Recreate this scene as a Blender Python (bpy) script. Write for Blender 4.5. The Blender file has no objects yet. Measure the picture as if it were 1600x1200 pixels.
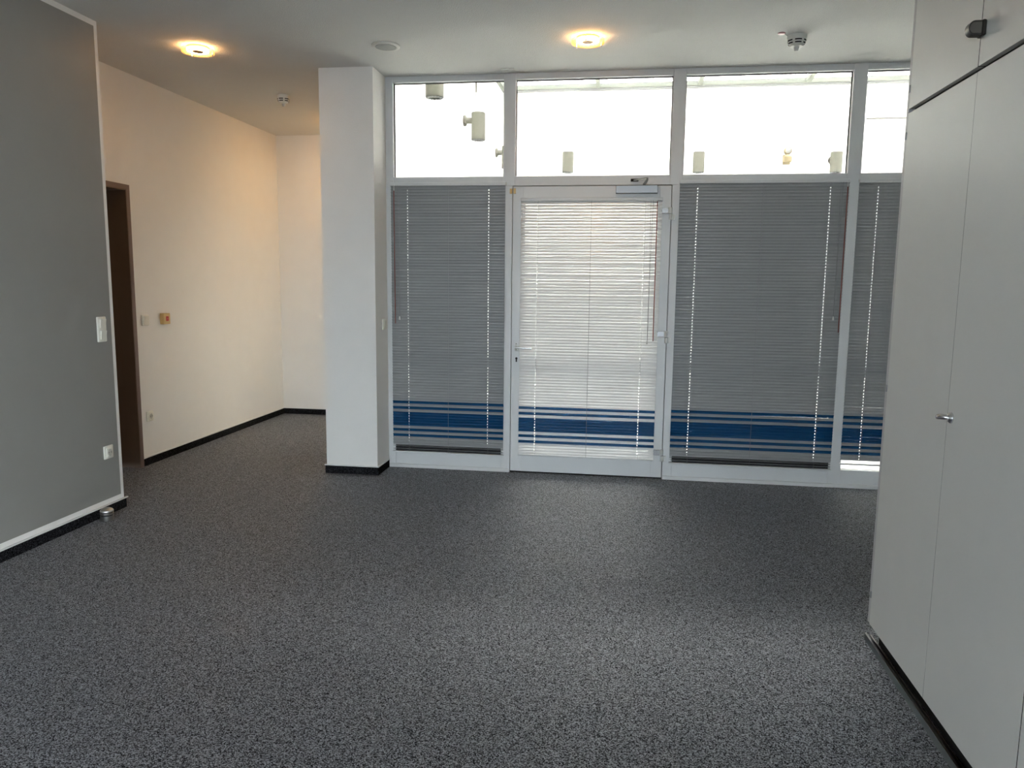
import bpy, bmesh, math, random
import numpy as np
from mathutils import Vector, Matrix
random.seed(7)
scene = bpy.context.scene
COL = scene.collection

# ---------------------------------------------------------------- camera
F_PX, YAW, PITCH, ROLL, CAM_H = 1186.74, 0.1461, 0.1331, -0.0108, 1.40
def cam_axes():
    cy, sy, cp, sp = math.cos(YAW), math.sin(YAW), math.cos(PITCH), math.sin(PITCH)
    fwd = np.array([-sy*cp, cy*cp, -sp]); right = np.array([cy, sy, 0.0]); down = np.cross(fwd, right)
    cr, sr = math.cos(ROLL), math.sin(ROLL)
    return cr*right + sr*down, -sr*right + cr*down, fwd
RIGHT, DOWN, FWD = cam_axes()
cam_data = bpy.data.cameras.new('camera'); cam = bpy.data.objects.new('camera', cam_data); COL.objects.link(cam)
cam_data.sensor_width = 36.0; cam_data.lens = 36.0*F_PX/1600.0; cam_data.clip_start = 0.02
m = Matrix.Identity(4)
for i in range(3):
    m[i][0], m[i][1], m[i][2] = RIGHT[i], -DOWN[i], -FWD[i]
m[2][3] = CAM_H
cam.matrix_world = m
scene.camera = cam
def at(px, py, axis, val):
    """photo pixel -> point on the plane  axis = val"""
    d = RIGHT*(px-800)/F_PX + DOWN*(py-600)/F_PX + FWD
    o = np.array([0, 0, CAM_H]); t = (val-o[axis])/d[axis]
    return o + t*d

# ---------------------------------------------------------------- world, exposure
SKY_STRENGTH = 14.0
EXPOSURE = 1.43
LAMP_GLOW = 25.0            # radiance of a halogen ring
world = bpy.data.worlds.new('overcast_sky'); scene.world = world; world.use_nodes = True
bg = world.node_tree.nodes['Background']
bg.inputs[0].default_value = (0.89, 0.925, 1.0, 1); bg.inputs[1].default_value = SKY_STRENGTH
vs = scene.view_settings
vs.view_transform = 'Standard'; vs.look = 'None'; vs.gamma = 1.0; vs.use_curve_mapping = False
vs.exposure = EXPOSURE

# ---------------------------------------------------------------- measures (metres)
H = 2.8415            # ceiling
XL, YL = -3.019, 4.148        # grey wall plane and where it ends
XA, YB = -3.5416, 7.496       # alcove side wall, alcove back wall
PX0, PX1, PY0 = -2.130, -1.744, 5.1915   # pier between alcove and windows
W = 5.462             # inner face of the window frames
XR, YREAR = 2.60, -4.20       # right and rear wall
ZS = 0.0615           # skirting
KX = 0.99             # cabinet fronts
ATR_Y, ATR_X0, ATR_X1, ATR_Z = 10.4, -1.689, 6.2, 3.895   # light court

# ---------------------------------------------------------------- materials
def srgb(r, g, b):
    f = lambda c: (c/255/12.92) if c/255 <= 0.04045 else ((c/255+0.055)/1.055)**2.4
    return (f(r), f(g), f(b), 1)
def mat(name, col, rough=0.6, metal=0.0, noise=0.0, nscale=8.0, bump=0.0, bscale=200.0, spec=0.5):
    m = bpy.data.materials.new(name); m.use_nodes = True
    nt = m.node_tree; b = nt.nodes['Principled BSDF']
    b.inputs['Roughness'].default_value = rough; b.inputs['Metallic'].default_value = metal
    b.inputs['Specular IOR Level'].default_value = spec
    tc = nt.nodes.new('ShaderNodeTexCoord')
    nz = nt.nodes.new('ShaderNodeTexNoise'); nz.inputs['Scale'].default_value = nscale; nz.inputs['Detail'].default_value = 3
    nt.links.new(tc.outputs['Object'], nz.inputs['Vector'])
    mx = nt.nodes.new('ShaderNodeMix'); mx.data_type = 'RGBA'
    k = max(noise, 0.015)
    mx.inputs[6].default_value = tuple(c*(1-k) for c in col[:3])+(1,)
    mx.inputs[7].default_value = tuple(min(1, c*(1+k)) for c in col[:3])+(1,)
    nt.links.new(nz.outputs['Fac'], mx.inputs[0]); nt.links.new(mx.outputs[2], b.inputs['Base Color'])
    if bump:
        n2 = nt.nodes.new('ShaderNodeTexNoise'); n2.inputs['Scale'].default_value = bscale; n2.inputs['Detail'].default_value = 2
        nt.links.new(tc.outputs['Object'], n2.inputs['Vector'])
        bp = nt.nodes.new('ShaderNodeBump'); bp.inputs['Strength'].default_value = bump; bp.inputs['Distance'].default_value = 0.004
        nt.links.new(n2.outputs['Fac'], bp.inputs['Height']); nt.links.new(bp.outputs[0], b.inputs['Normal'])
    return m
def emit_mat(name, col, strength):
    m = bpy.data.materials.new(name); m.use_nodes = True; nt = m.node_tree
    nt.nodes.remove(nt.nodes['Principled BSDF'])
    e = nt.nodes.new('ShaderNodeEmission'); e.inputs[0].default_value = col; e.inputs[1].default_value = strength
    nt.links.new(e.outputs[0], nt.nodes['Material Output'].inputs[0]); return m
def pane_mat(name, tint, gloss=0.05, rough=0.0):
    m = bpy.data.materials.new(name); m.use_nodes = True; nt = m.node_tree
    nt.nodes.remove(nt.nodes['Principled BSDF'])
    t = nt.nodes.new('ShaderNodeBsdfTransparent'); t.inputs[0].default_value = tint
    g = nt.nodes.new('ShaderNodeBsdfGlossy'); g.inputs['Roughness'].default_value = rough
    fr = nt.nodes.new('ShaderNodeFresnel'); fr.inputs[0].default_value = 1.35
    mx = nt.nodes.new('ShaderNodeMixShader')
    nt.links.new(fr.outputs[0], mx.inputs[0]); nt.links.new(t.outputs[0], mx.inputs[1]); nt.links.new(g.outputs[0], mx.inputs[2])
    nt.links.new(mx.outputs[0], nt.nodes['Material Output'].inputs[0]); return m
def frost_mat(name, col):
    m = bpy.data.materials.new(name); m.use_nodes = True; nt = m.node_tree
    nt.nodes.remove(nt.nodes['Principled BSDF'])
    t = nt.nodes.new('ShaderNodeBsdfTransparent'); t.inputs[0].default_value = col
    d = nt.nodes.new('ShaderNodeBsdfTranslucent'); d.inputs[0].default_value = col
    e = nt.nodes.new('ShaderNodeBsdfDiffuse'); e.inputs[0].default_value = col
    m1 = nt.nodes.new('ShaderNodeMixShader'); m2 = nt.nodes.new('ShaderNodeMixShader'); m2.inputs[0].default_value = 0.16
    nt.links.new(d.outputs[0], m1.inputs[1]); nt.links.new(e.outputs[0], m1.inputs[2])
    nt.links.new(t.outputs[0], m2.inputs[1]); nt.links.new(m1.outputs[0], m2.inputs[2])
    nt.links.new(m2.outputs[0], nt.nodes['Material Output'].inputs[0]); return m
def carpet_mat(name, dark, mid, light, scale, sheen=0.0, rough=0.95, spec=0.1):
    m = bpy.data.materials.new(name); m.use_nodes = True; nt = m.node_tree; b = nt.nodes['Principled BSDF']
    b.inputs['Roughness'].default_value = rough; b.inputs['Specular IOR Level'].default_value = spec
    b.inputs['Sheen Weight'].default_value = sheen; b.inputs['Sheen Roughness'].default_value = 0.4
    tc = nt.nodes.new('ShaderNodeTexCoord')
    n1 = nt.nodes.new('ShaderNodeTexNoise'); n1.inputs['Scale'].default_value = scale; n1.inputs['Detail'].default_value = 3; n1.inputs['Roughness'].default_value = 0.7
    v = nt.nodes.new('ShaderNodeTexVoronoi'); v.inputs['Scale'].default_value = scale*0.9
    for n in (n1, v): nt.links.new(tc.outputs['Object'], n.inputs['Vector'])
    sep = nt.nodes.new('ShaderNodeSeparateColor'); nt.links.new(v.outputs['Color'], sep.inputs[0])
    ad = nt.nodes.new('ShaderNodeMath'); ad.operation = 'MULTIPLY_ADD'; ad.inputs[1].default_value = 0.45
    nt.links.new(sep.outputs[0], ad.inputs[0])
    mu = nt.nodes.new('ShaderNodeMath'); mu.operation = 'MULTIPLY'; mu.inputs[1].default_value = 0.55
    nt.links.new(n1.outputs['Fac'], mu.inputs[0]); nt.links.new(mu.outputs[0], ad.inputs[2])
    cr = nt.nodes.new('ShaderNodeValToRGB'); e = cr.color_ramp.elements
    e[0].position = 0.34; e[0].color = dark; e[1].position = 0.70; e[1].color = light
    x = cr.color_ramp.elements.new(0.5); x.color = mid
    mr = nt.nodes.new('ShaderNodeMapRange'); mr.inputs[1].default_value = 0.36; mr.inputs[2].default_value = 0.68; mr.inputs[3].default_value = 0.0; mr.inputs[4].default_value = 2*spec if spec > .5 else spec
    nt.links.new(ad.outputs[0], mr.inputs[0]); nt.links.new(mr.outputs[0], b.inputs['Specular IOR Level'])
    nt.links.new(ad.outputs[0], cr.inputs[0]); nt.links.new(cr.outputs[0], b.inputs['Base Color'])
    bp = nt.nodes.new('ShaderNodeBump'); bp.inputs['Strength'].default_value = 0.35; bp.inputs['Distance'].default_value = 0.003
    nt.links.new(ad.outputs[0], bp.inputs['Height']); nt.links.new(bp.outputs[0], b.inputs['Normal'])
    return m
M = dict(
    white_wall=mat('white_plaster', srgb(240, 238, 233), 0.85, noise=0.02, bump=0.25, bscale=260),
    ceiling=mat('woodchip_ceiling', srgb(222, 221, 216), 0.9, noise=0.02, bump=0.9, bscale=150),
    grey_paint=mat('grey_wall_paint', srgb(146, 145, 140), 0.5, noise=0.03, bump=0.2, bscale=260, spec=0.3),
    carpet=carpet_mat('speckled_carpet', srgb(18, 19, 23), srgb(60, 62, 69), srgb(142, 145, 154), 340, 0.12, 0.58, 1.0),
    skirt=carpet_mat('carpet_skirting', srgb(8, 8, 9), srgb(26, 26, 28), srgb(60, 60, 64), 340),
    lip=mat('white_plastic_lip', srgb(222, 222, 218), 0.5),
    frame=mat('painted_aluminium', srgb(212, 213, 212), 0.45, noise=0.02),
    sill=mat('light_aluminium_ledge', srgb(215, 215, 213), 0.4),
    gasket=mat('black_rubber', srgb(14, 14, 18), 0.7),
    glass=pane_mat('window_glass', (0.93, 0.95, 0.94, 1)),
    roofglass=pane_mat('skylight_glass', (0.84, 0.815, 0.78, 1)),
    rearglass=pane_mat('rear_window_glass', (0.55, 0.575, 0.58, 1)),
    added_tintglass=pane_mat('added_alcove_window_glass', (0.74, 0.72, 0.68, 1)),
    added_sideglass=pane_mat('added_side_window_glass', (0.62, 0.63, 0.625, 1)),
    slat=mat('silver_grey_slat', srgb(150, 151, 150), 0.34, spec=0.5),
    slat_white=mat('white_slat', srgb(222, 221, 219), 0.28),
    slat_blue=mat('blue_slat', srgb(14, 66, 106), 0.26),
    cord=mat('grey_cord', srgb(120, 120, 120), 0.8),
    wand=mat('red_brown_wand', srgb(120, 44, 24), 0.3),
    clear=mat('pale_plastic', srgb(205, 205, 200), 0.3),
    switch=mat('cream_switch_plastic', srgb(236, 233, 220), 0.35),
    socket_dark=mat('socket_recess', srgb(190, 186, 174), 0.5),
    hole=mat('dark_hole', srgb(20, 18, 16), 0.8),
    alarm=mat('yellowed_plastic', srgb(214, 180, 118), 0.4),
    red=mat('red_button', srgb(190, 44, 30), 0.4),
    brown=mat('brown_steel_frame', srgb(112, 92, 84), 0.45),
    brown_dark=mat('dark_brown_door', srgb(100, 80, 63), 0.5),
    steel=mat('brushed_steel', srgb(196, 194, 190), 0.28, metal=1.0),
    chrome=mat('chrome', srgb(215, 215, 215), 0.12, metal=1.0),
    grey_metal=mat('satin_grey_metal', srgb(150, 150, 150), 0.35, metal=0.6),
    cabinet=mat('grey_laminate', srgb(222, 221, 216), 0.42, noise=0.02, spec=0.4),
    cabinet_edge=mat('laminate_edge', srgb(200, 198, 197), 0.45),
    knob=mat('dark_bronze_plastic', srgb(44, 40, 36), 0.35),
    knob_face=mat('bronze_plastic_face', srgb(92, 87, 80), 0.4),
    rail_metal=mat('grey_floor_rail', srgb(120, 126, 126), 0.35, metal=0.5),
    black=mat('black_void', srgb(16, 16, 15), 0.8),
    detector=mat('white_detector_plastic', srgb(224, 223, 214), 0.45),
    grille=mat('speaker_grille', srgb(168, 168, 163), 0.6, bump=0.6, bscale=900),
    led=mat('pinkish_indicator', srgb(186, 140, 140), 0.4),
    outdoor=mat('white_court_render', srgb(240, 240, 236), 0.85, noise=0.015),
    outfloor=mat('pale_court_paving', srgb(185, 185, 181), 0.8, noise=0.06),
    added_ground=mat('added_ground_grey', srgb(84, 84, 82), 0.85, noise=0.08),
    beam=mat('pale_skylight_beam', srgb(128, 130, 122), 0.8, spec=0.2),
    lampbody=mat('cream_lamp_metal', srgb(100, 98, 90), 0.9, spec=0.1),
    reflector=mat('faceted_reflector', srgb(100, 100, 100), 0.5, metal=0.3),
    sensor=mat('cream_sensor_plastic', srgb(128, 116, 92), 0.8, spec=0.2),
    lamp_glass=frost_mat('lamp_ring_glass', (1.0, 0.88, 0.66, 1)),
    glow=emit_mat('halogen_ring', (1.0, 0.60, 0.27, 1), LAMP_GLOW), glow_strong=emit_mat('halogen_ring_strong', (1.0, 0.66, 0.34, 1), LAMP_GLOW*2.5),
    lamp_cap=mat('brass_lamp_cap', srgb(214, 180, 140), 0.5),
)

# ---------------------------------------------------------------- mesh helpers
def box(bm, x0, x1, y0, y1, z0, z1, bev=0.0, seg=1):
    r = bmesh.ops.create_cube(bm, size=1.0)
    c = ((x0+x1)/2, (y0+y1)/2, (z0+z1)/2); s = (abs(x1-x0), abs(y1-y0), abs(z1-z0))
    for v in r['verts']:
        v.co = Vector((v.co.x*s[0]+c[0], v.co.y*s[1]+c[1], v.co.z*s[2]+c[2]))
    if bev:
        es = list({e for v in r['verts'] for e in v.link_edges})
        bmesh.ops.bevel(bm, geom=es, offset=bev, segments=seg, profile=0.5, affect='EDGES')
    return bm
def B(*a, **k):
    return box(bmesh.new(), *a, **k)
def lathe(bm, prof, center, axis='z', n=32, cap=True):
    """prof: list of (radius, height) ; axis z (up), or a unit vector"""
    ax = {'z': Vector((0, 0, 1)), 'x': Vector((1, 0, 0)), '-x': Vector((-1, 0, 0)), 'y': Vector((0, 1, 0)), '-y': Vector((0, -1, 0)), '-z': Vector((0, 0, -1))}[axis]
    u = Vector((0, 1, 0)) if abs(ax.x) > .5 else Vector((1, 0, 0))
    w = ax.cross(u); c = Vector(center); rings = []
    for r, h in prof:
        rings.append([bm.verts.new(c+ax*h+(u*math.cos(2*math.pi*i/n)+w*math.sin(2*math.pi*i/n))*max(r, 1e-5)) for i in range(n)])
    for a, b in zip(rings, rings[1:]):
        for i in range(n):
            f = bm.faces.new((a[i], a[(i+1) % n], b[(i+1) % n], b[i])); f.smooth = True
    if cap:
        bm.faces.new(list(reversed(rings[0]))); bm.faces.new(rings[-1])
    return bm
def tube(bm, pts, r, n=10):
    pts = [Vector(p) for p in pts]; rings = []
    for i, p in enumerate(pts):
        t = (pts[min(i+1, len(pts)-1)]-pts[max(i-1, 0)]).normalized()
        u = t.orthogonal().normalized() if not rings else (pu - t*pu.dot(t)).normalized()
        pu = u; w = t.cross(u)
        rr = r[i] if isinstance(r, (list, tuple)) else r
        rings.append([bm.verts.new(p+(u*math.cos(2*math.pi*k/n)+w*math.sin(2*math.pi*k/n))*rr) for k in range(n)])
    for a, b in zip(rings, rings[1:]):
        for k in range(n):
            f = bm.faces.new((a[k], a[(k+1) % n], b[(k+1) % n], b[k])); f.smooth = True
    bm.faces.new(list(reversed(rings[0]))); bm.faces.new(rings[-1])
    return bm
def prism(bm, outline, direction):
    """outline: list of 3D points (planar), extruded by direction"""
    a = [bm.verts.new(Vector(p)) for p in outline]; d = Vector(direction)
    b = [bm.verts.new(v.co+d) for v in a]
    bm.faces.new(list(reversed(a))); bm.faces.new(b); n = len(a)
    for i in range(n):
        bm.faces.new((a[i], a[(i+1) % n], b[(i+1) % n], b[i]))
    return bm
def finish(bm):
    bmesh.ops.recalc_face_normals(bm, faces=bm.faces[:])
def props(o, label=None, cat=None, group=None, kind=None):
    if label: o['label'] = label
    if cat: o['category'] = cat
    if group: o['group'] = group
    if kind: o['kind'] = kind
    return o
ROOT = {}
def wloc(o):
    v = Vector(o.location)
    while o.parent: o = o.parent; v += Vector(o.location)
    return v
def obj(name, bm, material, parent=None, label=None, cat=None, group=None, kind=None, recalc=True):
    if recalc: finish(bm)
    me = bpy.data.meshes.new(name)
    vs_ = [v.co for v in bm.verts]
    if parent is None:
        c = Vector(((min(v.x for v in vs_)+max(v.x for v in vs_))/2, (min(v.y for v in vs_)+max(v.y for v in vs_))/2, min(v.z for v in vs_)))
    else:
        c = wloc(parent)
    bmesh.ops.translate(bm, verts=bm.verts[:], vec=-c)
    bm.to_mesh(me); bm.free(); me.set_sharp_from_angle(angle=math.radians(38))
    for mm in (material if isinstance(material, (list, tuple)) else [material]): me.materials.append(M[mm])
    o = bpy.data.objects.new(name, me); COL.objects.link(o)
    if parent is None: o.location = c
    else: o.parent = parent
    return props(o, label, cat, group, kind)
def thing(name, loc, label, cat=None, group=None, kind=None):
    o = bpy.data.objects.new(name, None); o.empty_display_size = 0.1; COL.objects.link(o); o.location = loc
    return props(o, label, cat, group, kind)
def struct(name, bm, material, label, cat):
    return obj(name, bm, material, None, label, cat, kind='structure')

# ================================================================ the setting
bm = B(XA-.3, XR+.2, YREAR-.2, W+.07, -.12, 0); box(bm, XA-.3, PX0+.1, W+.07, YB+.2, -.12, 0)
struct('floor', bm, 'carpet', 'dark grey speckled loop carpet covering the whole room', 'floor')
bm = B(XA-.3, XR+.2, YREAR-.2, W+.07, H, H+.3); box(bm, XA-.3, PX0+.1, W+.07, YB+.2, H, H+.3)
ceil = struct('ceiling', bm, 'ceiling', 'white woodchip ceiling of the room', 'ceiling')

# grey painted wall with an unpainted white border on the side that faces the room
def wall_left():
    bm = B(XA-.3, XL, YREAR-.2, YL, 0, H)
    for f in list(bm.faces):
        if f.normal.x > .9: bm.faces.remove(f)
    ys = [YREAR-.2, YL-.026, YL]; zs = [0, .092, H-.031, H]
    g = [[bm.verts.new((XL, y, z)) for z in zs] for y in ys]
    for i in range(2):
        for j in range(3):
            f = bm.faces.new((g[i][j], g[i+1][j], g[i+1][j+1], g[i][j+1]))
            f.material_index = 1 if (i == 0 and j == 1) else 0
    bmesh.ops.remove_doubles(bm, verts=bm.verts[:], dist=1e-4)
    struct('wall_left', bm, ['white_wall', 'grey_paint'], 'mid grey painted wall edged with a white border at left', 'wall')
wall_left()
DY0, DY1, DZ = 4.235, 5.062, 2.028       # brown door opening in the alcove wall
bm = B(XA-.3, XA, YL, DY0, 0, H); box(bm, XA-.3, XA, DY0, DY1, DZ, H); box(bm, XA-.3, XA, DY1, YB+.2, 0, H)
bmesh.ops.remove_doubles(bm, verts=bm.verts[:], dist=1e-5)
struct('wall_alcove_left', bm, 'white_wall', 'white alcove side wall beside the dark brown door, in warm light', 'wall')
struct('wall_alcove_back', B(XA, PX0+.1, YB, YB+.2, 0, H), 'white_wall', 'narrow white wall at the far end of the alcove', 'wall')
struct('wall_pier', B(PX0, PX1, PY0, W+.07, 0, H), 'white_wall', 'white square pier standing between the alcove and the windows', 'pier')
AY0, AY1, AZ0, AZ1 = 6.0, 7.3, .06, 1.35       # unseen glazed opening, added behind the pier to brighten the alcove
bm = B(PX0, ATR_X0, W+.07, AY0, 0, ATR_Z); box(bm, PX0, ATR_X0, AY1, YB+.2, 0, ATR_Z)
box(bm, PX0, ATR_X0, AY0, AY1, 0, AZ0); box(bm, PX0, ATR_X0, AY0, AY1, AZ1, ATR_Z)
box(bm, ATR_X0-.3, ATR_X0, YB+.2, ATR_Y+.3, 0, ATR_Z)
struct('wall_court_left', bm, 'outdoor', 'bright white left wall of the glazed light court outside', 'wall')
struct('wall_court_far', B(ATR_X0, ATR_X1+.3, ATR_Y, ATR_Y+.3, 0, ATR_Z+.02), 'outdoor', 'bright white far wall of the light court seen through the windows', 'wall')
struct('wall_court_right', B(ATR_X1, ATR_X1+.3, W+.07, ATR_Y, 0, ATR_Z), 'outdoor', 'white right wall of the light court outside', 'wall')
bm = B(ATR_X0, ATR_X1+.3, W-.1, W+.07, H+.3, ATR_Z); box(bm, XR+.2, ATR_X1+.3, W-.1, W+.07, 0, H+.3)
struct('wall_court_near', bm, 'outdoor', 'white facade of the light court above the office windows', 'wall')
struct('floor_court', B(ATR_X0, ATR_X1, W+.07, ATR_Y, -.12, -.01), 'outfloor', 'pale paved floor of the light court outside the glass door', 'floor')
RZ0, RZ1, SY0, SY1 = .10, 2.45, -3.9, .50
bm = B(XR, XR+.2, YREAR-.2, SY0, 0, H); box(bm, XR, XR+.2, SY1, W+.07, 0, H); box(bm, XR, XR+.2, SY0, SY1, 0, RZ0); box(bm, XR, XR+.2, SY0, SY1, RZ1, H)
struct('wall_right', bm, 'white_wall', 'white right wall of the room behind the tall cabinets', 'wall')
# rear wall with the room's other windows (behind the viewer)
RW = [(-2.85, -1.15), (-1.05, 0.65), (0.75, 2.45)]
bm = B(XL, XR, YREAR-.2, YREAR, 0, RZ0); box(bm, XL, XR, YREAR-.2, YREAR, RZ1, H)
px = XL
for a_, b_ in RW+[(XR, XR)]:
    box(bm, px, a_, YREAR-.2, YREAR, RZ0, RZ1); px = b_
struct('wall_rear', bm, 'white_wall', 'white rear wall with three tall office windows behind the viewer', 'wall')
for i, (a_, b_) in enumerate(RW):
    t = thing('window_%d' % (5+i), ((a_+b_)/2, YREAR-.1, RZ0), 'tall office window in the rear wall, number %s from the grey wall' % ['one', 'two', 'three'][i], 'window', kind='structure')
    bm = bmesh.new()
    for s in ((a_, a_+.07, RZ0, RZ1), (b_-.07, b_, RZ0, RZ1), (a_+.07, b_-.07, RZ0, RZ0+.07), (a_+.07, b_-.07, RZ1-.07, RZ1)):
        box(bm, s[0], s[1], YREAR-.14, YREAR-.06, s[2], s[3])
    obj('window_frame', bm, 'frame', t)
    obj('pane', B(a_+.07, b_-.07, YREAR-.103, YREAR-.097, RZ0+.07, RZ1-.07), 'rearglass', t)
t = thing('window_8', (XR+.1, (SY0+SY1)/2, RZ0), 'unseen tall window added in the right wall for light from the right', 'window', kind='structure')  # unseen window, added to brighten the grey wall and alcove
bm = bmesh.new()
for s_ in ((SY0, SY0+.07, RZ0, RZ1), (SY1-.07, SY1, RZ0, RZ1), (SY0+.07, SY1-.07, RZ0, RZ0+.07), (SY0+.07, SY1-.07, RZ1-.07, RZ1)):
    box(bm, XR+.06, XR+.14, s_[0], s_[1], s_[2], s_[3])
obj('window_frame', bm, 'frame', t)
obj('pane', B(XR+.097, XR+.103, SY0+.07, SY1-.07, RZ0+.07, RZ1-.07), 'added_sideglass', t)
struct('added_rear_ground', box(B(-14, 16, -24, YREAR-.2, -.2, -.08), XR+.2, 16, YREAR-.2, W-.1, -.2, -.08), 'added_ground', 'unseen dark grey ground added outside the rear windows to darken the ceiling', 'ground')  # unseen ground, added to cut light from below onto the ceiling

t = thing('window_9', ((PX0+ATR_X0)/2, (AY0+AY1)/2, AZ0), 'unseen tinted window added behind the pier to brighten the alcove', 'window', kind='structure')
bm = bmesh.new()
for s_ in ((AY0, AY0+.06, AZ0, AZ1), (AY1-.06, AY1, AZ0, AZ1), (AY0+.06, AY1-.06, AZ0, AZ0+.06), (AY0+.06, AY1-.06, AZ1-.06, AZ1)):
    box(bm, PX0+.18, PX0+.25, s_[0], s_[1], s_[2], s_[3])
obj('window_frame', bm, 'frame', t)
obj('pane', B(PX0+.212, PX0+.218, AY0+.06, AY1-.06, AZ0+.06, AZ1-.06), 'added_tintglass', t)
# carpet skirting strips with white lips
def skirting(name, x0, x1, y0, y1, lx0, lx1, ly0, ly1, label):
    o = obj(name, B(x0, x1, y0, y1, 0, ZS-.004), 'skirt', None, label, 'baseboard', kind='structure')
    obj('top_lip', B(lx0, lx1, ly0, ly1, ZS-.004, ZS+.003), 'lip', o, 'white plastic lip along the top')
T = .009
skirting('baseboard_left', XL, XL+T, YREAR, YL+T, XL, XL+.013, YREAR, YL+.022, 'black carpet skirting with white lip along the grey wall')
skirting('baseboard_alcove', XA, XA+T, DY1+.034, YB, XA, XA+.012, DY1+.036, YB, 'black carpet skirting along the white alcove side wall')
skirting('baseboard_alcove_back', XA+T, PX0, YB-T, YB, XA+.012, PX0, YB-.012, YB, 'black carpet skirting along the alcove end wall')
skirting('baseboard_pier', PX0-T, PX1+T, PY0-T, PY0, PX0-.014, PX1+.012, PY0-.013, PY0, 'black carpet skirting across the front of the white pier')
skirting('baseboard_pier_side', PX1, PX1+T, PY0, W-.018, PX1, PX1+.012, PY0, W-.018, 'short black carpet skirting on the window side of the pier')

# ---------------------------------------------------------------- window front
ZT0, ZT1, ZTOP = 2.078, 2.144, 2.801     # transom and head
GY = W+.045                              # glass plane
XMAX = XR
def gasket(x0, x1, z0, z1, parent, t=.006):
    bm = bmesh.new(); y0, y1 = GY-.006, GY-.001
    box(bm, x0, x1, y0, y1, z1-t, z1); box(bm, x0, x1, y0, y1, z0, z0+t*.3)
    box(bm, x0, x0+t, y0, y1, z0, z1); box(bm, x1-t, x1, y0, y1, z0, z1)
    obj('gasket', bm, 'gasket', parent)
def bay(n, x0, x1, lx0, lx1, label, lower=True, zb=.185):
    t = thing('window_%d' % n, ((x0+x1)/2, W+.035, 0), label, 'window', kind='structure')
    d0, d1 = W+.0012, W+.068
    obj('top_rail', B(x0, x1, d0, d1, ZTOP, H, bev=.0015), 'frame', t)
    obj('transom', B(lx0, lx1, d0, d1, ZT0, ZT1, bev=.0015), 'frame', t)
    obj('pane', B(x0, x1, GY, GY+.006, ZT1, ZTOP), 'glass', t); gasket(x0, x1, ZT1, ZTOP, t)
    if lower:
        obj('bottom_rail', B(lx0, lx1, d0, d1, .012, zb, bev=.0015), 'frame', t)
        obj('pane', B(lx0, lx1, GY, GY+.006, zb, ZT0), 'glass', t); gasket(lx0, lx1, zb, ZT0, t)
        if zb > .15: obj('bottom_dark_strip', B(lx0, lx1, W-.0012, W+.0012, .118, zb), 'gasket', t)  # black strip across the upper part of the bottom rail
        obj('cross_bar', B(lx0, lx1, GY+.008, GY+.04, .775, .845), 'frame', t)
    return t
w1 = bay(1, -1.689, -.883, -1.689, -.883, 'window left of the glass door with a grey blind below')
obj('jamb', B(PX1, -1.689, W, W+.07, 0, H, bev=.0015), 'frame', w1)
obj('sill_ledge', B(PX1+.001, -.817, W-.014, W+.001, 0, .026, bev=.002), 'sill', w1)
bm = B(-.883, -.799, W, W+.07, ZT0, H, bev=.0015)
obj('mullion', bm, 'frame', w1); obj('door_jamb', B(-.883, -.815, W, W+.07, 0, ZT0-.0005, bev=.0015), 'frame', w1)
w2 = bay(2, -.799, .279, -.815, .297, 'wide fanlight window above the glass door', lower=False)
w3 = bay(3, .364, 1.437, .364, 1.437, 'window right of the glass door with a wide grey blind below')
obj('mullion', B(.279, .364, W, W+.07, ZT0, H, bev=.0015), 'frame', w3); obj('door_jamb', B(.297, .364, W, W+.07, 0, ZT0-.0005, bev=.0015), 'frame', w3)
obj('mullion', B(1.437, 1.522, W, W+.07, 0, H, bev=.0015), 'frame', w3)
obj('sill_ledge', B(.299, 1.48, W-.014, W+.001, 0, .026, bev=.002), 'sill', w3)
w4 = bay(4, 1.522, XMAX-.06, 1.522, XMAX-.06, 'window partly hidden behind the tall grey cabinets', zb=.125)
obj('jamb', B(XMAX-.06, XMAX, W, W+.07, 0, H, bev=.0015), 'frame', w4)
obj('sill_ledge', B(1.481, XMAX, W-.014, W+.001, 0, .026, bev=.002), 'sill', w4)

# ---------------------------------------------------------------- glass door
DX0, DX1, DF = -.811, .293, W-.004
door = thing('door_1', ((DX0+DX1)/2, W+.03, 0), 'glazed aluminium door with a white blind and lever handle', 'door', kind='structure')
obj('stile', B(DX0, -.735, DF, DF+.065, .012, 2.072, bev=.0015), 'frame', door)
obj('stile', B(.215, DX1, DF, DF+.065, .012, 2.072, bev=.0015), 'frame', door)
obj('top_rail', B(-.735, .215, DF+.0008, DF+.065, 1.965, 2.072), 'frame', door)
obj('bottom_rail', B(-.735, .215, DF+.0008, DF+.065, .012, .155), 'frame', door)
obj('cross_bar', B(-.735, .215, GY+.01, GY+.045, .775, .845), 'frame', door)
obj('pane', B(-.735, .215, GY, GY+.006, .155, 1.965), 'glass', door); gasket(-.735, .215, .155, 1.965, door)
obj('threshold', B(DX0-.004, DX1+.004, W+.004, W+.066, 0, .011), 'black', door, 'dark threshold under the door')
bm = B(DX0-.012, DX0+.010, W+.036, W+.062, .012, 2.078); box(bm, DX1-.010, DX1+.012, W+.036, W+.062, .012, 2.078); box(bm, DX0, DX1, W+.036, W+.062, 2.064, 2.079)
obj('rebate_seal', bm, 'gasket', door, 'black rubber rebate seal')
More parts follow.
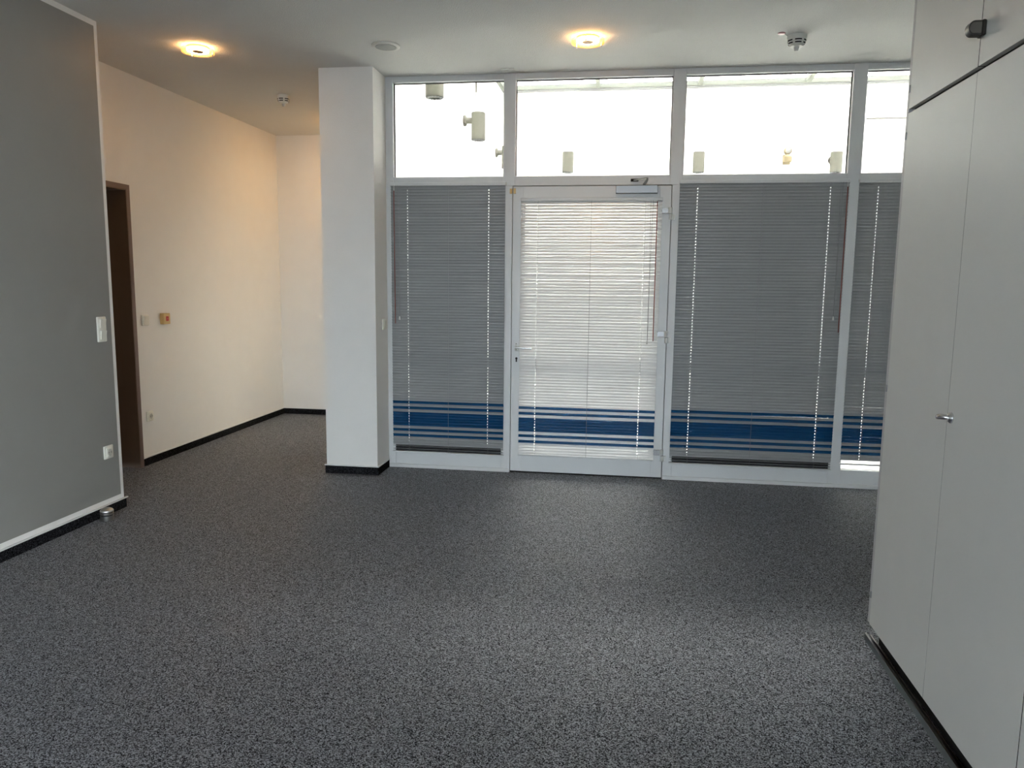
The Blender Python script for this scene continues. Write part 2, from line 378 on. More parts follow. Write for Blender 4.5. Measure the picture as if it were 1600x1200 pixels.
def hinge(z):
    h = obj('hinge', B(.228, .276, DF-.016, DF, z-.002, z+.036, bev=.002), 'grey_metal', door)
    bm = lathe(bmesh.new(), [(.011, 0), (.012, .002), (.012, .040), (.011, .042)], (.290, DF-.012, z-.003), n=16)
    box(bm, .276, .290, DF-.014, DF-.001, z, z+.036)
    obj('hinge_barrel', bm, 'clear', h)
    bm = lathe(bmesh.new(), [(.012, 0), (.013, .002), (.013, .038), (.012, .040)], (.293, DF-.012, z-.046), n=16)
    box(bm, .293, .322, DF-.014, W, z-.045, z-.007, bev=.002)
    obj('frame_barrel', bm, 'clear', h)
for z in (1.885, 1.032, .18): hinge(z)
# lever handle
hx, hz = -.774, .932
hd = obj('handle', B(hx-.011, hx+.011, DF-.010, DF, hz-.026, hz+.034, bev=.003), 'clear', door, 'pale lever door handle')
bm = lathe(bmesh.new(), [(.008, 0), (.008, .05)], (hx, DF-.004, hz), axis='-y', n=14)
tube(bm, [(hx-.004, DF-.05, hz), (hx+.02, DF-.052, hz), (hx+.06, DF-.052, hz-.002), (hx+.118, DF-.048, hz-.004)], [.008, .008, .0075, .0065], 12)
obj('lever', bm, 'chrome', hd)
for dz in (-.018, .026):
    obj('screw', lathe(bmesh.new(), [(.003, 0), (.003, .0015)], (hx, DF-.010, hz+dz), axis='-y', n=10), 'hole', hd)
bm = lathe(bmesh.new(), [(.0085, 0), (.0085, .003)], (hx+.001, DF, .851), axis='-y', n=16); box(bm, hx-.004, hx+.006, DF-.003, DF, .825, .850)
obj('key_cylinder', bm, 'hole', door, 'black profile key cylinder')
# door closer with folding arm
cl = obj('door_closer', B(-.088, .198, DF-.045, DF, 2.016, 2.070, bev=.003), 'grey_metal', door, 'grey overhead door closer')
bm = B(.012, .065, W-.012, W+.0012, 2.100, 2.118, bev=.002)
obj('arm_bracket', bm, 'hole', cl)
obj('arm', tube(bmesh.new(), [(.105, DF-.022, 2.069), (.105, DF-.022, 2.084)], .010, 12), 'grey_metal', cl)
bm = prism(bmesh.new(), [(.10, DF-.032, 2.080), (.118, DF-.032, 2.080), (.128, DF-.19, 2.085), (.114, DF-.195, 2.085)], (0, 0, .007))
obj('arm', bm, 'grey_metal', cl)
bm = prism(bmesh.new(), [(.030, W-.012, 2.104), (.046, W-.012, 2.104), (.128, DF-.18, 2.094), (.115, DF-.195, 2.094)], (0, 0, .007))
obj('arm', bm, 'steel', cl)
# small two-piece contact at the latch-side top corner
ct = obj('door_contact', B(-.806, -.790, DF-.012, DF, 2.022, 2.058, bev=.002), 'alarm', door, 'beige magnetic contact')
obj('contact_magnet', B(-.833, -.816, W-.012, W, 2.022, 2.058, bev=.002), 'alarm', ct)

# ---------------------------------------------------------------- venetian blinds
SW, PITCH_S = .025, .0209
def slat_mesh(name, length, holes, material):
    """curved thin slat along x, with punched cord holes"""
    bm = bmesh.new(); xs = [0.0]
    for h in holes: xs += [h-.0018, h+.0018]
    xs.append(length)
    prof = [(-SW/2, 0.0), (-.0078, .0018), (-.0036, .0027), (.0036, .0027), (.0078, .0018), (SW/2, 0.0)]
    g = [[bm.verts.new((x, y, z)) for (y, z) in prof] for x in xs]
    for i in range(len(xs)-1):
        for j in range(5):
            if j == 2 and i % 2 == 1: continue
            f = bm.faces.new((g[i][j], g[i+1][j], g[i+1][j+1], g[i][j+1])); f.smooth = True
    me = bpy.data.meshes.new(name); bm.to_mesh(me); bm.free(); me.materials.append(M[material]); return me
BLUE = {0, 2, 4, 5, 6, 7, 8, 10, 12}
def blind(x0, x1, ztop, zbot, yc, tilt, holes, mids, smat, label, wand=None, cords=None, tail=0, jit=1.2, drop=0.0):
    t = thing('venetian_blind', ((x0+x1)/2, yc, zbot), label, 'blind', 'venetian blinds on the window front')
    obj('headrail', B(x0, x1, yc-.0125, yc+.0125, ztop-.022, ztop, bev=.002), 'frame', t)
    hs = [h-x0-.003 for h in holes]
    mg = slat_mesh('slat_plain', x1-x0-.006, hs, smat); mb = slat_mesh('slat_blue', x1-x0-.006, hs, 'slat_blue')
    z = ztop-.034; n = 0; zs = []
    while z > zbot+.022:
        zs.append(z); z -= PITCH_S
    istart = min(range(len(zs)), key=lambda i: abs(zs[i]-.497))
    for i, z in enumerate(zs):
        k = i-istart
        blue = k in BLUE
        o = bpy.data.objects.new('slat', mb if blue else mg); COL.objects.link(o); o.parent = t
        a = tilt+random.uniform(-jit, jit)
        left = len(zs)-i
        if left <= tail: a = math.copysign(24, tilt)
        dz = random.uniform(-.0006, .0006)
        o.location = (x0+.003-t.location.x, 0, z+dz-t.location.z)
        o.rotation_euler = (math.radians(a), random.uniform(-.0006, .0006)+drop*max(0, (i-len(zs)*.7)/len(zs)), 0)
    obj('bottom_rail', B(x0, x1, yc-.0125, yc+.0125, zbot, zbot+.011, bev=.003), 'frame', t)
    for h in holes:
        for s in (-1, 1):
            obj('ladder_cord', tube(bmesh.new(), [(h+.004, yc+s*.010, ztop-.02), (h+.004, yc+s*.010, zbot+.008)], .0007, 5), 'cord', t)
    for h in mids:
        obj('ladder_cord', tube(bmesh.new(), [(h, yc-.0115, ztop-.02), (h, yc-.0115, zbot+.008)], .0010, 5), 'cord', t)
    if wand:
        wx, wz0, wz1 = wand
        wd = obj('tilt_wand', tube(bmesh.new(), [(wx, yc-.030, wz0), (wx+.001, yc-.028, (wz0+wz1)/2), (wx+.002, yc-.026, wz1)], .0032, 8), 'wand', t, 'red-brown tilt wand')
        obj('wand_hook', tube(bmesh.new(), [(wx, yc-.010, ztop-.018), (wx, yc-.028, ztop-.024), (wx, yc-.030, wz0)], .0022, 6), 'clear', wd)
    if cords:
        cx, cz = cords
        pc = obj('pull_cord', tube(bmesh.new(), [(cx-.006, yc-.018, ztop-.02), (cx-.001, yc-.020, (cz+ztop)/2), (cx, yc-.020, cz)], .0010, 5), 'cord', t)
        obj('tassel', lathe(bmesh.new(), [(.002, .026), (.005, .020), (.007, 0)], (cx, yc-.020, cz-.022), n=10), 'clear', pc)
        obj('pull_cord', tube(bmesh.new(), [(cx+.010, yc-.018, ztop-.02), (cx+.003, yc-.021, (cz+ztop)/2), (cx+.001, yc-.021, cz)], .0010, 5), 'cord', t)
    return t
YBL = W-.017
blind(-1.707, -.860, 2.103, .120, YBL, -72, (-1.580, -.982), (-1.276,), 'slat', 'grey slatted blind with a blue band beside the white pier', (-1.672, 2.045, 1.09), (-1.640, 1.14), tail=2)
blind(-.752, .235, 1.990, .136, DF-.017, 55, (-.630, .115), (-.252,), 'slat_white', 'bright white slatted blind with a blue band on the glass door', (.198, 1.96, 1.0), (.160, 1.0))
blind(.343, 1.452, 2.103, .120, YBL, -71, (.467, 1.332), (.899,), 'slat', 'widest grey slatted blind with a blue band right of the glass door', (1.432, 2.05, 1.086), (1.396, 1.19), tail=2, drop=.002)
blind(1.508, XMAX-.05, 2.103, .168, YBL, -68, (1.634, 2.43), (2.03,), 'slat', 'grey blind cut off by the cabinets, hanging short of the sill')

# ================================================================ objects on the ceiling
def ring_lamp(x, y, label, glow='glow'):
    t = thing('ceiling_lamp', (x, y, H-.038), label, 'ceiling lamp', 'warm ring ceiling lamps')
    obj('base_plate', lathe(bmesh.new(), [(.062, H-.012), (.066, H-.008), (.066, H)], (x, y, 0), n=32), 'lamp_cap', t)
    def ring(bm, r0, r1, z0, z1, n=48):
        c = [[bm.verts.new((x+r*math.cos(2*math.pi*i/n), y+r*math.sin(2*math.pi*i/n), z)) for i in range(n)] for r, z in ((r0, z0), (r1, z0), (r1, z1), (r0, z1))]
        for k in range(4):
            a, b = c[k], c[(k+1) % 4]
            for i in range(n):
                bm.faces.new((a[i], a[(i+1) % n], b[(i+1) % n], b[i])).smooth = (k % 2 == 1)
        return bm
    obj('halogen_ring', ring(bmesh.new(), .036, .066, H-.026, H-.013), glow, t, 'glowing warm light ring')
    obj('glass_ring', ring(bmesh.new(), .070, .097, H-.036, H-.030), 'lamp_glass', t, 'clear glass ring')
    obj('glass_ring', ring(bmesh.new(), .0935, .097, H-.029, H-.014), 'lamp_glass', t, 'clear glass rim')
    obj('centre_cap', lathe(bmesh.new(), [(.020, H-.032), (.034, H-.030), (.034, H-.012)], (x, y, 0), n=24), 'lamp_cap', t)
    for k in range(3):
        a = math.radians(-95+120*k); cx, cy = x+.086*math.cos(a), y+.086*math.sin(a)
        obj('glass_clip', lathe(bmesh.new(), [(.003, H-.046), (.005, H-.043), (.005, H-.037), (.002, H-.036), (.002, H)], (cx, cy, 0), n=10), 'chrome', t)
ring_lamp(-2.700, 4.655, 'lit warm ring lamp on the ceiling nearest the grey wall')
ring_lamp(-.265, 4.735, 'lit warm ring lamp on the ceiling in front of the glass door')
ring_lamp(-2.62, 6.95, 'lit warm ring lamp on the alcove ceiling, hidden behind the pier', 'glow_strong')

ZF = 1.4
def detector(x, y, r, label, led=None):
    t = thing('smoke_detector', (x, y, H-.062*ZF), label, 'smoke detector', 'ceiling smoke detectors')
    obj('base', lathe(bmesh.new(), [(r*.98, H-.014*ZF), (r, H-.010*ZF), (r, H)], (x, y, 0), n=36), 'detector', t)
    body = obj('housing', lathe(bmesh.new(), [(r*.36, H-.046*ZF), (r*.62, H-.044*ZF), (r*.80, H-.034*ZF), (r*.95, H-.018*ZF), (r*.95, H-.014*ZF)], (x, y, 0), n=36), 'detector', t)
    for k in range(6):
        for (rr, zz) in ((.90, .0225), (.82, .0325)):
            bm = bmesh.new(); a0 = math.radians(60*k+8); pts = []
            n = 8; lo, hi = [], []
            for i in range(n+1):
                a = a0+math.radians(44)*i/n
                lo.append(bm.verts.new((x+r*(rr+.03)*math.cos(a), y+r*(rr+.03)*math.sin(a), H-zz*ZF-.004)))
                hi.append(bm.verts.new((x+r*(rr+.06)*math.cos(a), y+r*(rr+.06)*math.sin(a), H-zz*ZF+.003)))
            for i in range(n): bm.faces.new((lo[i], lo[i+1], hi[i+1], hi[i]))
            obj('vent_slot', bm, 'hole', body)
    obj('sensor_nose', lathe(bmesh.new(), [(r*.15, H-.062*ZF), (r*.24, H-.058*ZF), (r*.30, H-.046*ZF)], (x, y, 0), n=20), 'clear', t)
    if led:
        obj('indicator', lathe(bmesh.new(), [(.018, H-.006), (.022, H-.003), (.022, H)], (led[0], led[1], 0), n=20), 'led', t, 'small pinkish indicator disc')
        d = Vector((x-led[0], y-led[1], 0)).normalized()*.02
        obj('indicator_cable', tube(bmesh.new(), [(led[0]+d.x, led[1]+d.y, H-.003), (x-r*.9, y, H-.003)], .003, 6), 'detector', t)
detector(.943, 4.845, .055, 'white smoke detector on the ceiling near the cabinets', led=(.846, 4.787))
detector(-2.715, 5.90, .049, 'white smoke detector on the alcove ceiling')

sx, sy = -1.510, 4.757
sp = thing('ceiling_speaker', (sx, sy, H-.012), 'round grey ceiling loudspeaker with white rim near the pier', 'speaker')
obj('rim', lathe(bmesh.new(), [(.066, H-.010), (.070, H-.012), (.082, H-.011), (.087, H-.007), (.087, H)], (sx, sy, 0), n=48), 'detector', sp)
obj('grille', lathe(bmesh.new(), [(.064, H-.013), (.065, H-.0095)], (sx, sy, 0), n=48), 'grille', sp)
obj('ceiling_cover', B(-.885, -.793, 5.335, 5.425, H-.006, H, bev=.001), 'detector', None, 'small flat white cover plate on the ceiling above the door frame', 'cover plate')

# ================================================================ switches and sockets
def rounded(bm, face, u0, u1, v0, v1, base, depth, bev=.004):
    """box on a wall whose normal is +x (plane x=base)"""
    return box(bm, base, base+depth, u0, u1, v0, v1, bev=bev, seg=2)
# double switch on grey wall
t = thing('double_switch', (XL, 4.03, 1.028), 'white two-rocker light switch on the grey wall', 'light switch')
obj('surround', rounded(bmesh.new(), 0, 3.992, 4.066, 1.030, 1.176, XL, .012, .005), 'switch', t)
for z in (1.042, 1.110):
    bm = prism(bmesh.new(), [(XL+.011, 4.008, z+.003), (XL+.017, 4.008, z+.003), (XL+.023, 4.008, z+.053), (XL+.011, 4.008, z+.053)], (0, .044, 0))
    obj('rocker', bm, 'switch', t)
def socket(base, yc, zc, label):
    t = thing('wall_socket', (base, yc, zc-.042), label, 'power socket', 'wall sockets')
    bm = rounded(bmesh.new(), 0, yc-.0405, yc+.0405, zc-.0405+.002, zc+.0405, base, .010, .005)
    obj('surround', bm, 'switch', t)
    obj('insert', rounded(bmesh.new(), 0, yc-.027, yc+.027, zc-.027, zc+.027, base+.008, .007, .003), 'switch', t)
    w = obj('socket_well', lathe(bmesh.new(), [(.0195, .0145), (.0195, .0158), (.0175, .0160)], (base, yc, zc), axis='x', n=28), 'socket_dark', t)
    for dy in (-.0095, .0095):
        obj('contact_hole', lathe(bmesh.new(), [(.003, .0158), (.003, .0166)], (base, yc+dy, zc), axis='x', n=10), 'hole', w)
    for dz in (-.0165, .0165):
        obj('earth_clip', B(base+.0155, base+.0168, yc-.003, yc+.003, zc+dz-.0035, zc+dz+.0035), 'steel', w)
socket(XL, 4.025, .373, 'white wall socket low on the grey wall')
socket(XA, 5.210, .366, 'cream wall socket low on the alcove wall beside the brown door')
t = thing('light_switch', (XA, 5.212, 1.05), 'single white light switch beside the brown door', 'light switch')
obj('surround', rounded(bmesh.new(), 0, 5.172, 5.252, 1.051, 1.131, XA, .012, .005), 'switch', t)
obj('rocker', prism(bmesh.new(), [(XA+.011, 5.184, 1.062), (XA+.016, 5.184, 1.062), (XA+.022, 5.184, 1.120), (XA+.011, 5.184, 1.120)], (0, .056, 0)), 'switch', t)
t = thing('call_button', (XA, 5.44, 1.05), 'yellowed box with a red push button on the alcove wall', 'button')
obj('housing', rounded(bmesh.new(), 0, 5.400, 5.484, 1.050, 1.134, XA, .036, .004), 'alarm', t)
r_ = obj('button', B(XA+.035, XA+.0395, 5.426, 5.460, 1.075, 1.111, bev=.002), 'red', t, 'red square push button')
obj('button_mark', B(XA+.0394, XA+.0402, 5.438, 5.448, 1.0905, 1.0945), 'led', r_)
t = thing('light_switch', (PX1, 5.367, 1.05), 'small pale switch on the window side of the pier', 'light switch')
obj('surround', rounded(bmesh.new(), 0, 5.327, 5.407, 1.046, 1.126, PX1, .012, .005), 'switch', t)
obj('rocker', prism(bmesh.new(), [(PX1+.011, 5.339, 1.058), (PX1+.014, 5.339, 1.058), (PX1+.019, 5.339, 1.114), (PX1+.011, 5.339, 1.114)], (0, .056, 0)), 'switch', t)

# ---------------------------------------------------------------- brown door in the alcove
FX = XA+.016; LX = -3.745
bd = thing('door_2', (XA-.1, (DY0+DY1)/2, 0), 'dark brown door in a deep brown steel frame behind the grey wall', 'door', kind='structure')
bm = B(XA, FX, DY1-.004, DY1+.034, 0, DZ+.030, bev=.001); obj('frame_face', bm, 'brown', bd)
bm = B(XA, FX, DY0-.034, DY0+.004, 0, DZ+.030, bev=.001); obj('frame_face', bm, 'brown', bd)
obj('frame_face', B(XA, FX, DY0+.004, DY1-.004, DZ-.002, DZ+.030), 'brown', bd)
obj('jamb_lining', B(XA-.3, FX-.002, DY1-.008, DY1, 0, DZ), 'brown_dark', bd)
obj('jamb_lining', B(XA-.3, FX-.002, DY0, DY0+.008, 0, DZ), 'brown_dark', bd)
obj('head_lining', B(XA-.3, FX-.002, DY0+.008, DY1-.008, DZ-.010, DZ), 'brown_dark', bd)
leaf = obj('door_leaf', B(LX-.04, LX, DY0+.012, DY1-.026, .008, DZ-.012), 'brown_dark', bd)
obj('door_stop_bead', B(LX-.03, LX+.004, DY1-.024, DY1-.008, 0, DZ-.010), 'brown', bd)
lp = obj('lock_plate', B(LX, LX+.006, DY1-.098, DY1-.058, .93, 1.15, bev=.002), 'steel', leaf)
tube_bm = tube(bmesh.new(), [(LX+.004, DY1-.078, 1.08), (LX+.045, DY1-.078, 1.08), (LX+.05, DY1-.09, 1.08), (LX+.05, DY1-.19, 1.08)], .009, 10)
obj('door_handle', tube_bm, 'hole', leaf, 'black lever handle')

# ---------------------------------------------------------------- floor door stop
dsx, dsy = -2.949, 3.893
t = thing('door_stop', (dsx, dsy, 0), 'stainless steel floor door stop beside the grey wall', 'door stop')
obj('body', lathe(bmesh.new(), [(.034, 0), (.0355, .003), (.0355, .030), (.033, .031)], (dsx, dsy, 0), n=40), 'steel', t)
obj('rubber_ring', lathe(bmesh.new(), [(.0325, .031), (.0325, .036)], (dsx, dsy, 0), n=40), 'gasket', t, 'black rubber ring')
obj('collar', lathe(bmesh.new(), [(.0355, .036), (.0365, .038), (.0365, .047), (.0355, .048)], (dsx, dsy, 0), n=40), 'steel', t)
obj('rubber_ring', lathe(bmesh.new(), [(.0325, .048), (.0325, .053)], (dsx, dsy, 0), n=40), 'gasket', t, 'black rubber ring')
obj('dome', lathe(bmesh.new(), [(.0365, .053)]+[(.0368*math.cos(a), .056+.021*math.sin(a)) for a in [i*math.pi/2/8 for i in range(9)]], (dsx, dsy, 0), n=40), 'steel', t)

# ---------------------------------------------------------------- cabinets
KD = .018
def lever_handle(parent, y, z):
    h = obj('lever_handle', lathe(bmesh.new(), [(.017, 0), (.0175, .002), (.0165, .005), (.011, .010)], (KX, y, z), axis='-x', n=24), 'chrome', parent, 'chrome turn handle')
    bm = tube(bmesh.new(), [(KX-.004, y, z), (KX-.014, y, z+.001), (KX-.022, y+.004, z+.002), (KX-.027, y+.013, z+.001), (KX-.028, y+.026, z-.002), (KX-.028, y+.031, z-.003)],
              [.0085, .0085, .0088, .0090, .0085, .0055], 14)
    obj('lever', bm, 'chrome', h)
def d_knob(parent, y, z):
    out = []
    x0, x1, r = KX-.002, KX-.030, .020
    out = [(x0, z-r), (x1, z-r)]+[(x1-r*.8*math.sin(a), z-r*math.cos(a)) for a in [math.pi*i/10 for i in range(1, 10)]]+[(x1, z+r), (x0, z+r)]
    bm = prism(bmesh.new(), [(p[0], y-.014, p[1]) for p in out], (0, .028, 0))
    k = obj('knob', bm, 'knob', parent, 'dark rounded knob')
    s = lambda p: (KX-.027+(p[0]-(KX-.027))*.72, z+(p[1]-z)*.74)
    obj('knob_face', prism(bmesh.new(), [(s(p)[0]-.002, y-.0148, s(p)[1]) for p in out], (0, .001, 0)), 'knob_face', k)
    obj('knob_collar', B(KX-.012, KX, y-.018, y+.018, z-.022, z+.022, bev=.003), 'knob', k)
def hinge_knuckle(parent, y, z):
    obj('hinge', lathe(bmesh.new(), [(.0035, -.013), (.0040, -.011), (.0040, .011), (.0035, .013)], (KX-.001, y, z), n=10), 'grey_metal', parent)
def unit(yf, yn, first, words):
    """yf far end, yn near end (smaller y)"""
    ym = (yf+yn)/2+.0
    XB = KX+.45
    # tall lower cabinet
    t = thing('tall_cabinet', ((KX+XB)/2, ym, 0), words[0], 'cabinet', 'tall grey cabinets along the right')
    bm = B(KX+.001, XB, yf-.020, yf, .083, 2.022); box(bm, KX+.020, XB, yn, yn+.018, .083, 2.022)
    box(bm, KX+.020, XB, yn+.018, yf-.020, .083, .103); box(bm, KX+.020, XB, yn+.018, yf-.020, 2.002, 2.022); box(bm, XB-.012, XB, yn+.018, yf-.020, .103, 2.002)
    obj('body', bm, 'cabinet_edge', t)
    obj('plinth', B(KX+.040, XB-.01, yn, yf-.025, 0, .083), 'black', t)
    e0 = yf-.0245 if first else yf-.0015
    d1_ = obj('door', B(KX, KX+KD, ym+.0012, e0, .081, 2.018), 'cabinet', t)
    d2_ = obj('door', B(KX, KX+KD, yn+.0012, ym-.0012, .081, 2.018), 'cabinet', t)
    obj('seam_shade_strip', B(KX+KD+.0005, KX+.0235, ym-.012, ym+.012, .105, 2.0), 'black', t)  # black backing that paints the shade inside the door seam
    if first: obj('seam_shade_strip', B(KX+.0125, KX+.0165, e0+.0003, yf-.0202, .085, 2.018), 'black', t)
    for d_, y_ in ((d1_, ym+.0002), (d2_, yn+.0002)): obj('edge_shade_strip', B(KX+.0004, KX+KD, y_, y_+.0010, .081, 2.018), 'black', d_)  # black strips on door edges, painting the gaps as shaded
    if first: obj('edge_shade_strip', B(KX+.002, KX+.0125, yf-.0215, yf-.0201, .085, 2.018), 'black', t)
    lever_handle(d2_, ym-.030, 1.006)
    for z in (.20, 1.018, 1.940) if first else (): hinge_knuckle(d1_, e0+.002, z)
    # upper cabinet
    u = thing('top_cabinet', ((KX+XB)/2, ym, 2.024), words[1], 'cabinet', 'upper grey cabinets along the right')
    bm = B(KX+.001, XB, yf-.020, yf, 2.024, 2.815); box(bm, KX+.020, XB, yn, yn+.018, 2.024, 2.815)
    box(bm, KX+.034, XB, yn+.018, yf-.020, 2.024, 2.042); box(bm, KX+.020, XB, yn+.018, yf-.020, 2.797, 2.815); box(bm, XB-.012, XB, yn+.018, yf-.020, 2.042, 2.797)
    obj('body', bm, 'cabinet_edge', u)
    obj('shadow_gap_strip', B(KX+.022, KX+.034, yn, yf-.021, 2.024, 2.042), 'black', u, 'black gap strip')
    f1 = obj('door', B(KX, KX+KD, ym+.0026, e0, 2.034, 2.805), 'cabinet', u)
    f2 = obj('door', B(KX, KX+KD, yn+.0026, ym-.0026, 2.034, 2.805), 'cabinet', u)
    obj('seam_shade_strip', B(KX+KD+.0005, KX+.0235, ym-.014, ym+.014, 2.044, 2.79), 'black', u)  # seam shade of the upper doors, painted by a black backing
    if first: obj('seam_shade_strip', B(KX+.0125, KX+.0165, e0+.0003, yf-.0202, 2.036, 2.80), 'black', u)
    for d_, y_ in ((f1, ym+.0006), (f2, yn+.0006)): obj('edge_shade_strip', B(KX+.0004, KX+KD, y_, y_+.0020, 2.034, 2.805), 'black', d_)  # black edge strips stand in for shade between the upper doors
    if first: obj('edge_shade_strip', B(KX+.002, KX+.0125, yf-.0215, yf-.0201, 2.036, 2.80), 'black', u)
    d_knob(f2, ym-.018, 2.132)
    for z in (2.104, 2.70) if first else (): hinge_knuckle(f1, e0+.002, z)
unit(3.047, 1.902, True, ('tall grey two-door cabinet with chrome turn handle at right', 'grey upper cabinet with a dark rounded knob, over the tall cabinet'))
unit(1.900, .755, False, ('next tall grey cabinet, cut off by the right picture edge', 'upper grey cabinet nearest the viewer, beyond the right picture edge'))
# metal floor rail in front of the plinth
rl = thing('floor_rail', (KX+.01, 1.9, 0), 'grey metal floor rail running below the tall cabinets', 'rail')
obj('front_flange', B(KX-.004, KX-.001, .70, 3.056, 0, .026), 'rail_metal', rl)
obj('rail_base', B(KX-.001, KX+.030, .70, 3.056, 0, .004), 'black', rl)
obj('rear_flange', B(KX+.016, KX+.020, .70, 3.052, .004, .022), 'steel', rl)
obj('rail_top', B(KX-.004, KX+.004, .70, 3.056, .026, .0275), 'steel', rl)

# ================================================================ light court outside
k_ = ATR_Y/10.0
sk = thing('ceiling_skylight', (1.5, 8, ATR_Z), 'glazed skylight roof with pale beams over the light court', 'skylight', kind='structure')
obj('wall_beam', B(ATR_X0, ATR_X1, ATR_Y-.07, ATR_Y, ATR_Z+.02, ATR_Z+.078), 'beam', sk)
obj('wall_beam', B(ATR_X0, ATR_X1, ATR_Y-.055, ATR_Y, ATR_Z-.004, ATR_Z+.02), 'grey_metal', sk)
obj('side_beam', B(ATR_X0, ATR_X0+.05, W+.07, ATR_Y-.07, ATR_Z, ATR_Z+.07), 'beam', sk)
RX = [-.43, .86, 2.18, 3.5, 4.82]
SL = .35     # roof rises towards the room side
def rz(y): return ATR_Z+.078+(ATR_Y-y)*SL/5
for x in RX:
    bm = prism(bmesh.new(), [(x-.028, ATR_Y-.03, rz(ATR_Y)-.06), (x-.028, ATR_Y-.03, rz(ATR_Y)+.02), (x-.028, W-.1, rz(W)+.02), (x-.028, W-.1, rz(W)-.06)], (.056, 0, 0))
    obj('rafter', bm, 'beam', sk)
ex = [ATR_X0-.05]+RX+[ATR_X1+.05]
for a_, b_ in zip(ex, ex[1:]):
    bm = prism(bmesh.new(), [(a_+.028, ATR_Y, rz(ATR_Y)+.021), (a_+.028, ATR_Y, rz(ATR_Y)+.029), (a_+.028, W-.1, rz(W)+.029), (a_+.028, W-.1, rz(W)+.021)], (b_-a_-.056, 0, 0))
    obj('pane', bm, 'roofglass', sk)
bm = prism(bmesh.new(), [(ATR_X0-.3, ATR_Y+.3, ATR_Z), (ATR_X0-.3, W-.1, ATR_Z), (ATR_X0-.3, W-.1, rz(W)+.03), (ATR_X0-.3, ATR_Y+.3, ATR_Z+.1)], (.3, 0, 0))
obj('side_upstand', bm, 'outdoor', sk)
bm = prism(bmesh.new(), [(ATR_X1, ATR_Y+.3, ATR_Z), (ATR_X1, W-.1, ATR_Z), (ATR_X1, W-.1, rz(W)+.03), (ATR_X1, ATR_Y+.3, ATR_Z+.1)], (.3, 0, 0))
obj('side_upstand', bm, 'outdoor', sk)
obj('near_upstand', B(ATR_X0-.3, ATR_X1+.3, W-.2, W-.1, H+.3, rz(W)+.06), 'outdoor', sk)

def court_lamp(x, y, zb, zt, wall, label):
    r = .0715
    t = thing('court_wall_lamp', (x, y, zb), label, 'wall lamp', 'cylindrical wall lamps in the light court')
    n = 28
    obj('body', lathe(bmesh.new(), [(r*.93, zb+.012), (r, zb+.012), (r, zb+.004), (r, zt-.004), (r-.004, zt)], (x, y, 0), n=n), 'lampbody', t)
    bm = bmesh.new()      # scalloped reflector ring at the mouth
    for i in range(14):
        a = 2*math.pi*i/14; c = (x+r*.78*math.cos(a), y+r*.78*math.sin(a), zb+.002)
        lathe(bm, [(.004, -.006), (.014, 0), (.014, .014)], c, n=8)
    obj('reflector', bm, 'reflector', t)
    zc = zb+(zt-zb)*.72
    if wall == 'x':
        obj('arm', tube(bmesh.new(), [(x-r*.9, y, zc), (ATR_X0+.02, y, zc)], .032, 16), 'lampbody', t)
        obj('wall_plate', lathe(bmesh.new(), [(.055, 0), (.055, .018), (.045, .026)], (ATR_X0, y, zc), axis='x', n=24), 'lampbody', t)
    else:
        obj('arm', tube(bmesh.new(), [(x, y+r*.9, zc), (x, ATR_Y-.02, zc)], .032, 16), 'lampbody', t)
        obj('wall_plate', lathe(bmesh.new(), [(.055, 0), (.055, .018), (.045, .026)], (x, ATR_Y, zc), axis='-y', n=24), 'lampbody', t)
LXC = ATR_X0+.150
ZB, ZTL = 2.835, 3.11
court_lamp(LXC, 6.09, ZB, ZTL, 'x', 'cylindrical court lamp cut off at the top of the left pane')
court_lamp(LXC, 7.90, ZB, ZTL, 'x', 'whole cylindrical court lamp in the left pane, arm showing')
court_lamp(LXC, 9.84, ZB, ZTL, 'x', 'cylindrical court lamp half hidden by the first mullion')
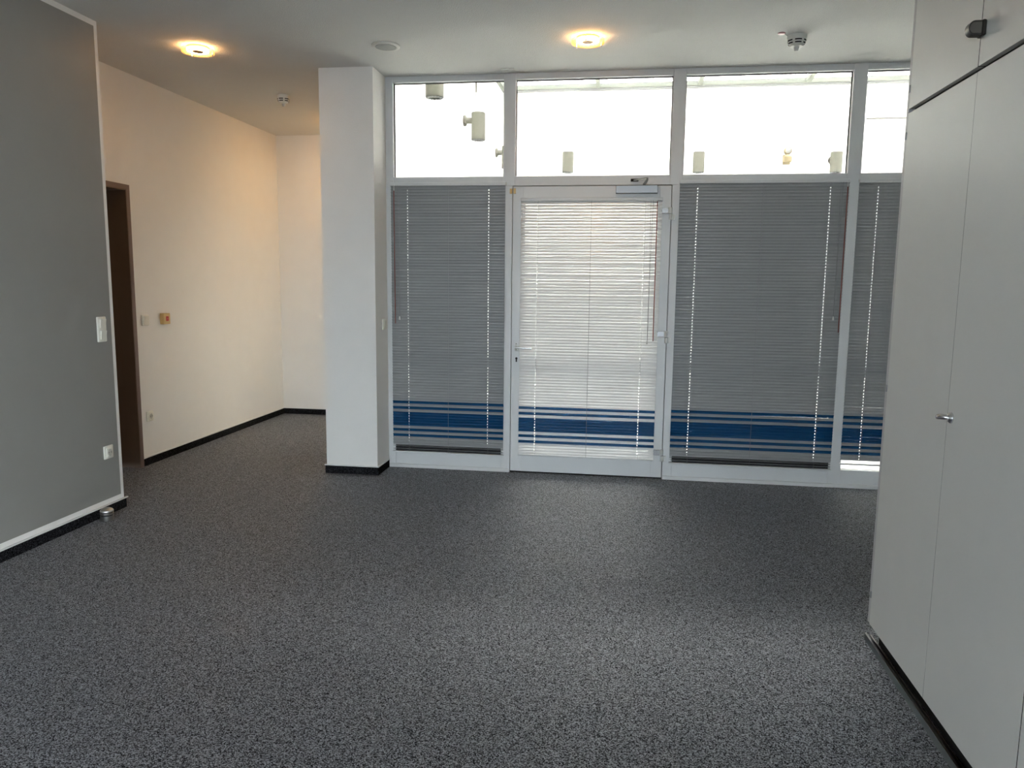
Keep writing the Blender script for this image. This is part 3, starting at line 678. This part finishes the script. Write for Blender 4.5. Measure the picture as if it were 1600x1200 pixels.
for px_, lb in ((887, 'cylindrical court lamp seen above the glass door'), (1091, 'cylindrical court lamp at the left of the third pane'), (1305.5, 'cylindrical court lamp at the right of the third pane')):
    yy = ATR_Y-.18
    p = at(px_, 270, 1, yy); q = at(px_, 237.5, 1, yy)
    court_lamp(p[0], yy, p[2], q[2], 'y', lb)
# flood sensor on the far wall
p = at(1230, 247, 1, ATR_Y-.06); sxx, szz = p[0], p[2]
t = thing('motion_sensor', (sxx, ATR_Y-.05, szz-.06), 'small cream motion sensor with round eye on the court wall', 'sensor')
obj('wall_mount', B(sxx-.045, sxx+.045, ATR_Y-.03, ATR_Y, szz-.075, szz+.045, bev=.006), 'sensor', t)
obj('sensor_body', lathe(bmesh.new(), [(.040, -.055), (.052, -.045), (.052, .010), (.035, .030), (.022, .040)], (sxx, ATR_Y-.085, szz), n=24), 'sensor', t)
e_ = obj('eye_housing', lathe(bmesh.new(), [(.045, 0), (.048, .012), (.048, .05), (.040, .06)], (sxx, ATR_Y-.05, szz+.085), axis='-y', n=24), 'sensor', t)
obj('eye_lens', lathe(bmesh.new(), [(.034, .060), (.030, .066), (.012, .072)], (sxx, ATR_Y-.05, szz+.085), axis='-y', n=24), 'grey_metal', e_)
# thin rod hanging from the skylight by the left court wall
p = at(744, 149, 0, ATR_X0+.04)
t = thing('skylight_rod', (ATR_X0+.04, p[1], p[2]), 'thin pale rod hanging below the skylight in the left pane', 'rod')
obj('rod', tube(bmesh.new(), [(ATR_X0+.04, p[1], p[2]+.01), (ATR_X0+.04, p[1], rz(p[1])-.06)], .010, 10), 'lampbody', t)
obj('end_cap', lathe(bmesh.new(), [(.008, -.006), (.014, 0), (.014, .03)], (ATR_X0+.04, p[1], p[2]), n=12), 'grey_metal', t)
# thin joint line on the far wall at right
q = at(1400, 184.5, 1, ATR_Y)
struct('trim_1', B(q[0]-.35, ATR_X1, ATR_Y-.012, ATR_Y, q[2]-.006, q[2]+.006), 'lampbody', 'thin horizontal trim on the court far wall at right', 'trim')
